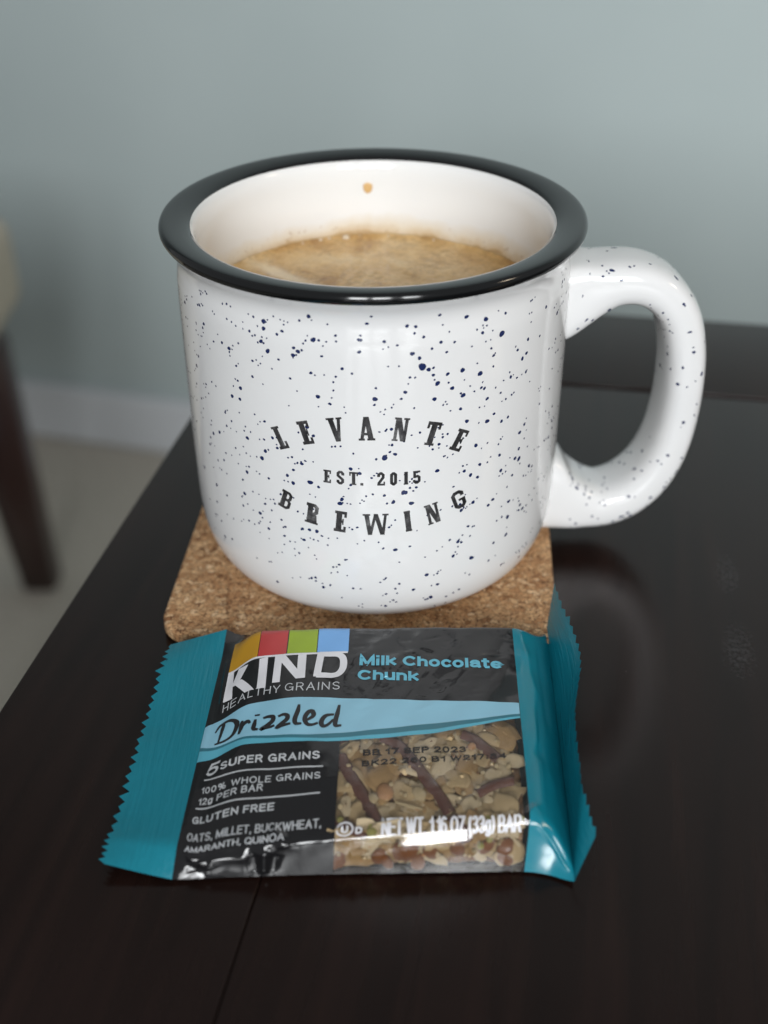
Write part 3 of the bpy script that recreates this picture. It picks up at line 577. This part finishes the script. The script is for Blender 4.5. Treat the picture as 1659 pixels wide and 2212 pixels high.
def mribbon(pts,wd,D,e,sm=6,cap=0,mm=True):
    P=[(x*1e-3 if mm else x,v*VL) for x,v in pts]
    if sm>1 and len(P)>2: P=crom(P,sm)
    elif len(P)==2: P=[tuple(np.array(P[0])*(1-t)+np.array(P[1])*t) for t in np.linspace(0,1,8)]
    w=np.interp(np.linspace(0,1,len(P)),np.linspace(0,1,len(wd)),wd) if hasattr(wd,'__len__') else wd
    L,R=ribbon2d(P,w,cap); D.strip([(q[0],q[1]/VL) for q in R],[(q[0],q[1]/VL) for q in L],e)
mribbon(KIND_D[0],.0016,D,E2+2.4e-5); mribbon(KIND_D[1],.0016,D,E2+2.8e-5,cap=.0005)
D.quad([(-.0366,.2345),(-.0081,.2345),(-.0081,.2275),(-.0366,.2275)],E2+3.2e-5,60,2)
D.build('brand_lettering',pm,m_wht,FILM)
D=Decal(); DRIZ=[[(-34.97, 0.4274), (-35.13, 0.4441), (-35.29, 0.4624), (-35.77, 0.4958)], [(-37.19, 0.4541), (-36.08, 0.4341), (-34.18, 0.429), (-32.6, 0.4391), (-31.66, 0.4558), (-31.81, 0.4775), (-32.45, 0.4925), (-33.87, 0.4992), (-36.71, 0.4992)], [(-30.55, 0.4558), (-30.55, 0.4775), (-30.86, 0.4975)], [(-30.39, 0.4775), (-29.92, 0.4658), (-29.13, 0.4624), (-28.65, 0.4691)], [(-27.39, 0.4608), (-27.55, 0.4791), (-27.55, 0.4925), (-26.6, 0.4958)], [(-27.07, 0.4441), (-27.07, 0.4474)], [(-25.49, 0.4591), (-24.54, 0.4558), (-23.43, 0.4574), (-23.43, 0.4708), (-24.54, 0.4858), (-25.65, 0.4958), (-24.86, 0.4925), (-23.75, 0.4908), (-22.96, 0.4875)], [(-22.17, 0.4574), (-21.06, 0.4524), (-20.27, 0.4574), (-20.27, 0.4691), (-21.38, 0.4841), (-22.17, 0.4942), (-21.38, 0.4908), (-20.27, 0.4875), (-19.48, 0.4858)], [(-17.9, 0.4224), (-18.06, 0.4441), (-18.53, 0.4725), (-18.22, 0.4875), (-17.11, 0.4891)], [(-16.32, 0.4808), (-15.21, 0.4725), (-14.58, 0.4624), (-14.9, 0.4491), (-15.69, 0.4508), (-16.32, 0.4658), (-16.32, 0.4808), (-15.69, 0.4925), (-14.74, 0.4942), (-13.63, 0.4891)], [(-10.31, 0.4624), (-11.74, 0.4641), (-12.53, 0.4741), (-12.84, 0.4891), (-12.37, 0.5008), (-11.42, 0.4975), (-10.31, 0.4808)], [(-9.21, 0.4307), (-9.52, 0.4608), (-9.84, 0.4875), (-9.68, 0.5025), (-8.58, 0.5025)]]
for n,q in enumerate(DRIZ):
    w=[.0006,.00105,.0011,.0009,.0006] if n not in (1,) else [.0005,.0008,.0008,.0008,.00115,.0011,.0009,.0007,.0005]
    if n==5: w=[.0012,.0012]
    mribbon(q,w,D,E2+n*3e-6,6,.0001)
D.build('script_lettering',pm,m_blk,FILM)

# stroke alphabet (cap height 1), strokes are centre lines
def arc(cx,cy,rx,ry,a0,a1,n=12): return [(cx+rx*math.cos(math.radians(a)),cy+ry*math.sin(math.radians(a))) for a in np.linspace(a0,a1,n)]
X=.72
GL={
'A':(.76,[[(0,0),(.38,1),(.76,0)],[(.14,.34),(.62,.34)]]),'B':(.66,[[(0,0),(0,1)],[(0,1),(.36,1)]+arc(.36,.76,.24,.24,90,-90)+[(0,.52)],[(.34,.52)]+arc(.38,.26,.28,.26,90,-90)+[(0,0)]]),
'C':(.74,[arc(.39,.5,.39,.5,48,312,18)]),'D':(.72,[[(0,0),(0,1),(.3,1)]+arc(.3,.5,.42,.5,90,-90,14)+[(0,0)]]),'E':(.6,[[(.6,0),(0,0),(0,1),(.6,1)],[(0,.52),(.54,.52)]]),
'F':(.56,[[(0,0),(0,1),(.56,1)],[(0,.5),(.48,.5)]]),'G':(.8,[arc(.4,.5,.4,.5,48,335,18)+[(.78,.46),(.44,.46)],[(.78,.46),(.78,0)]]),'H':(.68,[[(0,0),(0,1)],[(.68,0),(.68,1)],[(0,.52),(.68,.52)]]),
'I':(.06,[[(.03,0),(.03,1)]]),'K':(.66,[[(0,0),(0,1)],[(.64,1),(.0,.36)],[(.22,.56),(.66,0)]]),'L':(.52,[[(0,1),(0,0),(.52,0)]]),'M':(.84,[[(0,0),(0,1),(.42,.05),(.84,1),(.84,0)]]),
'N':(.68,[[(0,0),(0,1),(.68,0),(.68,1)]]),'O':(.82,[arc(.41,.5,.41,.5,0,360,26)]),'P':(.62,[[(0,0),(0,1),(.34,1)]+arc(.34,.74,.28,.26,90,-90)+[(0,.48)]]),'Q':(.82,[arc(.41,.5,.41,.5,0,360,26),[(.5,.25),(.8,-.04)]]),
'R':(.66,[[(0,0),(0,1),(.36,1)]+arc(.36,.75,.27,.25,90,-90)+[(0,.5)],[(.36,.5),(.66,0)]]),'S':(.64,[arc(.32,.745,.29,.255,25,205,12)+[(.2,.53),(.46,.46)]+arc(.33,.255,.31,.255,25,-155,12)]),'T':(.66,[[(0,1),(.66,1)],[(.33,0),(.33,1)]]),
'U':(.68,[[(0,1),(0,.34)]+arc(.34,.34,.34,.34,180,360)+[(.68,1)]]),'V':(.74,[[(0,1),(.37,0),(.74,1)]]),'W':(1.06,[[(0,1),(.27,0),(.53,.95),(.79,0),(1.06,1)]]),'X':(.7,[[(0,0),(.7,1)],[(0,1),(.7,0)]]),'Y':(.72,[[(0,1),(.36,.44),(.72,1)],[(.36,.44),(.36,0)]]),'Z':(.64,[[(0,1),(.64,1),(0,0),(.64,0)]]),
'0':(.58,[arc(.29,.5,.29,.5,0,360,22)]),'1':(.30,[[(0,.74),(.14,.80),(.28,1),(.28,0)]]),'2':(.58,[arc(.28,.71,.28,.29,170,-35,12)+[(0,0),(.58,0)]]),'3':(.58,[arc(.27,.755,.25,.245,160,-80,10)+[(.24,.52)],[(.24,.52)]+arc(.28,.26,.29,.26,80,-160,12)]),
'4':(.6,[[(.46,0),(.46,1),(0,.28),(.6,.28)]]),'5':(.58,[[(.52,1),(.1,1),(.04,.50)]+arc(.28,.32,.29,.32,140,-150,14)]),'6':(.58,[[(.50,.9)]+arc(.31,.6,.3,.4,75,180,8)+[(.01,.3)]+arc(.29,.31,.28,.31,180,540,18)]),'7':(.56,[[(0,1),(.56,1),(.2,0)]]),
'%':(.95,[arc(.2,.76,.18,.24,0,360,14),arc(.75,.24,.18,.24,0,360,14),[(.25,0),(.7,1)]]),'.':(.06,[[(.03,0),(.03,.06)]]),',':(.08,[[(.06,.06),(.02,-.14)]]),':':(.06,[[(.03,.1),(.03,.16)],[(.03,.6),(.03,.66)]]),'(':(.22,[arc(.32,.45,.3,.62,125,235,8)]),')':(.22,[arc(-.1,.45,.3,.62,55,-55,8)]),"'":(.08,[[(.04,.9),(.04,1)]]),
'i':(.06,[[(.03,0),(.03,.60)],[(.03,.985),(.03,1)]]),'l':(.06,[[(.03,0),(.03,1)]]),'k':(.5,[[(0,0),(0,1)],[(.47,X),(0,.24)],[(.16,.40),(.5,0)]]),'h':(.5,[[(0,0),(0,1)],[(0,.4)]+arc(.25,X-.25,.25,.25,180,0,10)+[(.5,0)]]),'o':(.58,[arc(.29,X/2,.29,X/2,0,360,20)]),
'c':(.52,[arc(.28,X/2,.28,X/2,45,315,14)]),'a':(.52,[[(.02,.55)]+arc(.25,X-.2,.24,.2,150,0,8)+[(.49,.1),(.54,0)],[(.49,.42),(.3,.4)]+arc(.2,.2,.2,.2,90,270,8)+[(.36,.03),(.49,.18)]]),'t':(.32,[[(.14,.95),(.14,.12),(.2,.0),(.32,0)],[(0,X),(.32,X)]]),
'e':(.56,[[(.02,X/2),(.56,X/2)]+arc(.28,X/2,.28,X/2,0,310,16)]),'u':(.5,[[(0,X),(0,.25)]+arc(.25,.25,.25,.25,180,360,10),[(.5,X),(.5,0)]]),'n':(.5,[[(0,0),(0,X)],[(0,.4)]+arc(.25,X-.25,.25,.25,180,0,10)+[(.5,0)]]),
'g':(.52,[arc(.26,X/2,.26,X/2,0,360,18),[(.52,X),(.52,.0)]+arc(.27,-.02,.25,.2,0,-150,8)])}
def text(s,u0,v0,u1,v1,capv,wt,D,slant=0,gap=.26,e=E2):
    """s from (u0,v0) to (u1,v1) along its baseline; capv: cap height in v; wt: stroke weight in cap heights"""
    adv=0; lay=[]
    for ch in s:
        if ch==' ': adv+=.34+gap*.5; continue
        w,st=GL[ch]; lay.append((adv,w,st)); adv+=w+wt+gap
    tot=adv-gap; H=capv*VL; W=(u1-u0)*1e-3; sx=W/tot; tw=wt*H
    for (a,w,st) in lay:
        for n,pl in enumerate(st):
            P=[((a+wt/2+x)*sx, tw/2+y*(H-tw)) for x,y in pl]
            Q=[P[0]]
            for p,q in zip(P,P[1:]):
                k=max(1,int(math.hypot(q[0]-p[0],q[1]-p[1])/.0005))
                for t in range(1,k+1): Q.append((p[0]+(q[0]-p[0])*t/k,p[1]+(q[1]-p[1])*t/k))
            closed=math.hypot(Q[0][0]-Q[-1][0],Q[0][1]-Q[-1][1])<1e-7
            L,R=ribbon2d(Q,min(tw,tw),0 if closed else tw*.48)
            T=lambda q:(u0*1e-3+q[0]+slant*q[1], v0+(v1-v0)*q[0]/W-q[1]/VL)
            D.strip([T(q) for q in L],[T(q) for q in R],e+n*4e-6)
D=Decal(); text('Milk Chocolate',-5.3,.2838,26.8,.3095,.0405,.22,D,gap=.08); text('Chunk',-5.6,.3389,8.0,.3535,.0385,.22,D,gap=.08); D.build('flavour_lettering',pm,m_txt,FILM)
D=Decal(); text('HEALTHY',-36.2,.3845,-22.6,.3720,.0285,.10,D); text('GRAINS',-21.5,.3685,-9.4,.3750,.0290,.10,D)
text('5',-37.9,.6090,-34.6,.6075,.0430,.18,D,slant=.2); text('SUPER GRAINS',-34.0,.6010,-12.6,.6077,.0250,.19,D,gap=.18)
text('100% WHOLE GRAINS',-38.0,.6665,-12.2,.6680,.0205,.15,D,gap=.2); text('12g PER BAR',-38.2,.7035,-23.9,.6915,.0215,.15,D,gap=.2)
text('GLUTEN FREE',-38.9,.7640,-21.1,.7510,.0225,.18,D,gap=.18); text('OATS, MILLET, BUCKWHEAT,',-39.3,.8190,-11.4,.8085,.0245,.13,D,gap=.15); text('AMARANTH, QUINOA',-39.3,.8590,-18.5,.8410,.0225,.13,D,gap=.15)
for (a,b,c,d) in ((-37.9,.6210,-11.8,.6310),(-38.7,.7150,-12,.7112)):
    D.quad([(a*1e-3,b+.0022),(c*1e-3,d+.0022),(c*1e-3,d-.0022),(a*1e-3,b-.0022)],E2,60,1)
D.build('claims_lettering',pm,m_gry,FILM)
D=Decal(); text('BB 17 SEP 2023',-3.7,.6065,18.0,.6143,.0205,.24,D,gap=.12); text('BK22 260 B1 W217:54',-3.9,.6400,26.2,.6430,.0185,.24,D,gap=.10); D.build('date_stamp',pm,m_blk,WFILM)
D=Decal(); text('NET WT. 1.16 OZ (33g) BAR',.6,.8540,28.0,.8800,.0540,.115,D,gap=.16)
cu,cv=-.00668,.8215
L=[];R=[]
for a in np.linspace(0,2*np.pi,40,endpoint=False): L.append((cu+.00172*math.cos(a),cv+.00178/VL*math.sin(a))); R.append((cu+.00138*math.cos(a),cv+.00140/VL*math.sin(a)))
D.strip(L,R,E2,True); text('U',-7.35,.8322,-6.05,.8322,.0215,.22,D); text('D',-4.55,.8380,-3.25,.8380,.0205,.22,D); D.build('weight_lettering',pm,m_wht,WFILM)

# ------------------------------------------------------------------ granola bar seen through the clear window
BAR=thing('granola_bar','oat granola bar with chocolate drizzle seen through the clear wrapper window','granola bar')
nu,nv=70,90; U_,V_=np.meshgrid(np.linspace(-.033,.0288,nu),np.linspace(.115,.985,nv),indexing='ij')
dep=.0024+.0004*np.sin(U_*900+3*np.sin(V_*40))*np.sin(V_*75+2)+RNG.normal(0,.00016,U_.shape)
Pt=surf(U_,V_,-dep.ravel()); Vt=list(Pt); F=grid_faces(nu,nv,flip=True)
Pb=Pt.copy(); Pb[:,2]=.0009; Vt+=list(Pb); F+=grid_faces(nu,nv,off=nu*nv)
rim=[i*nv for i in range(nu)]+[(nu-1)*nv+j for j in range(1,nv)]+[i*nv+nv-1 for i in range(nu-2,-1,-1)]+[j for j in range(nv-2,0,-1)]
for a,b in zip(rim,rim[1:]+rim[:1]): F.append((a,b,b+nu*nv,a+nu*nv))
mesh_obj('granola_base',Vt,F,m_base,BAR)
def flake(seed,dome_,crease):
    r=np.random.default_rng(seed); n=11; k=np.linspace(0,2*np.pi,n,endpoint=False); w=1+.14*np.sin(2*k+r.uniform(0,6))+r.normal(0,.13,n)
    V=[];F=[]
    for sc_,z in ((.96,-.10),(1,0.0),(.6,dome_)):
        for a,q in zip(k,w): V.append((sc_*q*math.cos(a),sc_*q*math.sin(a),z+r.normal(0,.07)+(-crease*math.exp(-(sc_*math.sin(a)*4)**2) if sc_<.9 else 0)))
    V.append((0,0,dome_-crease)); c=3*n
    for L in range(2):
        for i in range(n): F.append((L*n+i,L*n+(i+1)%n,(L+1)*n+(i+1)%n,(L+1)*n+i))
    for i in range(n): F.append((2*n+i,2*n+(i+1)%n,c))
    F.append(tuple(range(n-1,-1,-1)))
    me=bpy.data.meshes.new('flake'); me.from_pydata(V,[],F); me.update(); me.polygons.foreach_set('use_smooth',[True]*len(me.polygons)); return me
def blob(seed):
    bm=bmesh.new(); bmesh.ops.create_icosphere(bm,subdivisions=2,radius=1); r=random.Random(seed)
    for v in bm.verts: v.co*=1+r.uniform(-.06,.06)
    me=bpy.data.meshes.new('grain'); bm.to_mesh(me); bm.free(); me.polygons.foreach_set('use_smooth',[True]*len(me.polygons)); return me
FL=[]
for s in range(6):
    for m in m_oat: me=flake(s+20,.30,.22*(s%3)); me.materials.append(m); FL.append(me)
BL={}
for k,m in (('seed',m_seed),('lentil',m_lentil),('green',m_green),('puff',m_puff)): me=blob(hash(k)%97 if False else len(k)); me.materials.append(m); BL[k]=me
def piece(name,me,u,v,depth,scale,rot,tilt=.16):
    p=surf([u],[v],-depth)[0]; a=surf([u+.001],[v],-depth)[0]-p; b=surf([u],[max(v-.01,0)],-depth)[0]-p
    n=Vector(np.cross(a,b)).normalized(); tt=Vector(a).normalized(); q=n.cross(tt)
    Mx=Matrix((tt,q,n)).transposed().to_4x4()
    o=bpy.data.objects.new(name,me); COL.objects.link(o); o.parent=BAR
    o.matrix_local=Matrix.Translation(Vector(p))@Mx@Matrix.Rotation(rot,4,'Z')@Matrix.Rotation(random.uniform(-tilt,tilt),4,'X')@Matrix.Rotation(random.uniform(-tilt,tilt),4,'Y')@Matrix.Diagonal((*scale,1)); return o
CHOC=[[(0.28, 0.5342), (3.6, 0.5659), (7.23, 0.6344), (10.24, 0.6995), (12.61, 0.7513), (14.19, 0.7963)], [(-8.42, 0.591), (-6.36, 0.6461), (-3.52, 0.7129), (-1.62, 0.7646), (-0.04, 0.8097)], [(17.35, 0.5392), (19.88, 0.5576), (22.57, 0.5977), (24.94, 0.6327)], [(19.72, 0.7396), (23.67, 0.7129), (28.57, 0.7012)], [(-9.21, 0.5175), (-7.78, 0.5559)], [(-8.26, 0.7846), (-4.78, 0.8164), (-2.25, 0.8631)], [(14.51, 0.8047), (16.4, 0.8531), (17.67, 0.9015)]]
for q in CHOC:
    P=crom([(x*1e-3,y*VL) for x,y in q],6); L,Rr=ribbon2d(P,.0027); rows=[]
    for a,b in zip(L,Rr):
        for t,h in ((0,-.0012),(.12,-.0008),(.35,-.00045),(.65,-.00045),(.88,-.0008),(1,-.0013)):
            c=np.array(a)*(1-t)+np.array(b)*t; rows.append((min(max(c[0],-.0105),.0274),min(c[1]/VL,.975),h))
    rows=np.array(rows); mesh_obj('chocolate_drizzle',surf(rows[:,0],rows[:,1],rows[:,2]+RNG.normal(0,.00004,len(rows))),grid_faces(len(L),6),m_choc,BAR)
SPEC=[(25.1, 0.773), (0.91, 0.7112), (7.87, 0.7262), (5.81, 0.7629), (4.23, 0.7145), (18.14, 0.7679), (4.39, 0.7913), (-1.46, 0.8314), (-1.46, 0.7295), (19.25, 0.5843), (-6.68, 0.6845), (17.03, 0.7179), (-6.99, 0.7396), (-6.84, 0.576), (1.38, 0.5843), (8.97, 0.571), (22.73, 0.5593), (26.84, 0.6377), (-2.09, 0.6694), (23.2, 0.6795)]
occ=[]
def put_oat(u,v,r,el,rot,dp=None):
    piece('oat_flake',random.choice(FL),u,v,dp or random.uniform(.0013,.0018),(r*el,r/el,r*random.uniform(.30,.50)),rot,.17)
    occ.append((u,v*VL,r))
put_oat(SPEC[0][0]*1e-3,SPEC[0][1],.0032,1.0,.3,.0012)
for k in (4,5,6,11,12,13,14,15,16,17,18,19): put_oat(SPEC[k][0]*1e-3,SPEC[k][1],random.uniform(.0019,.0027),random.uniform(1.05,1.35),random.uniform(0,3),.0013)
piece('orange_grain',BL['lentil'],SPEC[1][0]*1e-3,SPEC[1][1],.0012,(.0017,.0021,.0010),.2); piece('oat_flake',BL['seed'],SPEC[2][0]*1e-3,SPEC[2][1],.0012,(.0014,.0019,.0009),.5)
piece('oat_husk',BL['seed'],SPEC[3][0]*1e-3,SPEC[3][1],.0008,(.0031,.00042,.0004),-.42,.03); piece('pale_seed',BL['seed'],SPEC[8][0]*1e-3,SPEC[8][1],.0010,(.0011,.0014,.0008),.2)
piece('pale_seed',BL['lentil'],SPEC[9][0]*1e-3,SPEC[9][1],.0009,(.0009,.0009,.0007),0); piece('green_seed',BL['green'],SPEC[7][0]*1e-3,SPEC[7][1],.0009,(.0011,.0011,.0008),0); piece('pale_seed',BL['seed'],SPEC[10][0]*1e-3,SPEC[10][1],.0008,(.0005,.0005,.0005),0)
tries=0
while len(occ)<215 and tries<5000:
    tries+=1; u=random.uniform(-.0095,.0272); v=random.uniform(.50,.955); r=random.uniform(.0015,.0036)
    if any(math.hypot(u-a,v*VL-b)<(r+c)*.47 for a,b,c in occ): continue
    put_oat(u,v,r,random.uniform(1.0,1.45),random.uniform(0,6.3),random.uniform(.0013,.0023))
for _ in range(60): piece('pale_seed',BL['seed'],random.uniform(-.0095,.0278),random.uniform(.50,.95),random.uniform(.0007,.0012),(random.uniform(.0003,.0006),)*3,0)
for _ in range(10): piece('green_seed',BL['green'],random.uniform(-.009,.029),random.uniform(.78,.95),.0010,(random.uniform(.0005,.0009),)*3,0)
for _ in range(15): piece('puffed_grain',BL['puff'],random.uniform(-.0095,.027),random.uniform(.915,.975),random.uniform(.0011,.0016),(random.uniform(.0013,.0024),random.uniform(.0011,.0017),random.uniform(.0007,.0010)),random.uniform(0,3))

# crumbs and broken grain bedded between the flakes: too small to tell apart
CV=[];CF=[]
for _ in range(380):
    u=RNG.uniform(-.0095,.0275); v=RNG.uniform(.51,.965); s=min(.0011,.00018+RNG.exponential(.00022)); c=surf([u],[v],-RNG.uniform(.0011,.0022))[0]; b=len(CV)
    ax=RNG.normal(size=(6,3)); ax=np.array([(1,0,0),(-1,0,0),(0,1,0),(0,-1,0),(0,0,.6),(0,0,-.6)])*RNG.uniform(.5,1.3,(6,1))+RNG.normal(0,.2,(6,3))
    a=RNG.uniform(0,3.1); R=np.array([(math.cos(a),-math.sin(a),0),(math.sin(a),math.cos(a),0),(0,0,1)])
    CV.extend((c+(ax@R.T)*s).tolist()); CF+= [(b+i,b+j,b+k) for i,j,k in ((0,2,4),(2,1,4),(1,3,4),(3,0,4),(2,0,5),(1,2,5),(3,1,5),(0,3,5))]
co=mesh_obj('crumbs',CV,CF,m_oat[1],BAR); co['kind']='stuff'
co.data.materials.append(m_oat[0]); co.data.materials.append(m_base); co.data.materials.append(m_lentil)
co.data.polygons.foreach_set('material_index',np.repeat(RNG.choice([0,1,2,3],380,p=[.36,.32,.27,.05]),8).astype(np.int32))
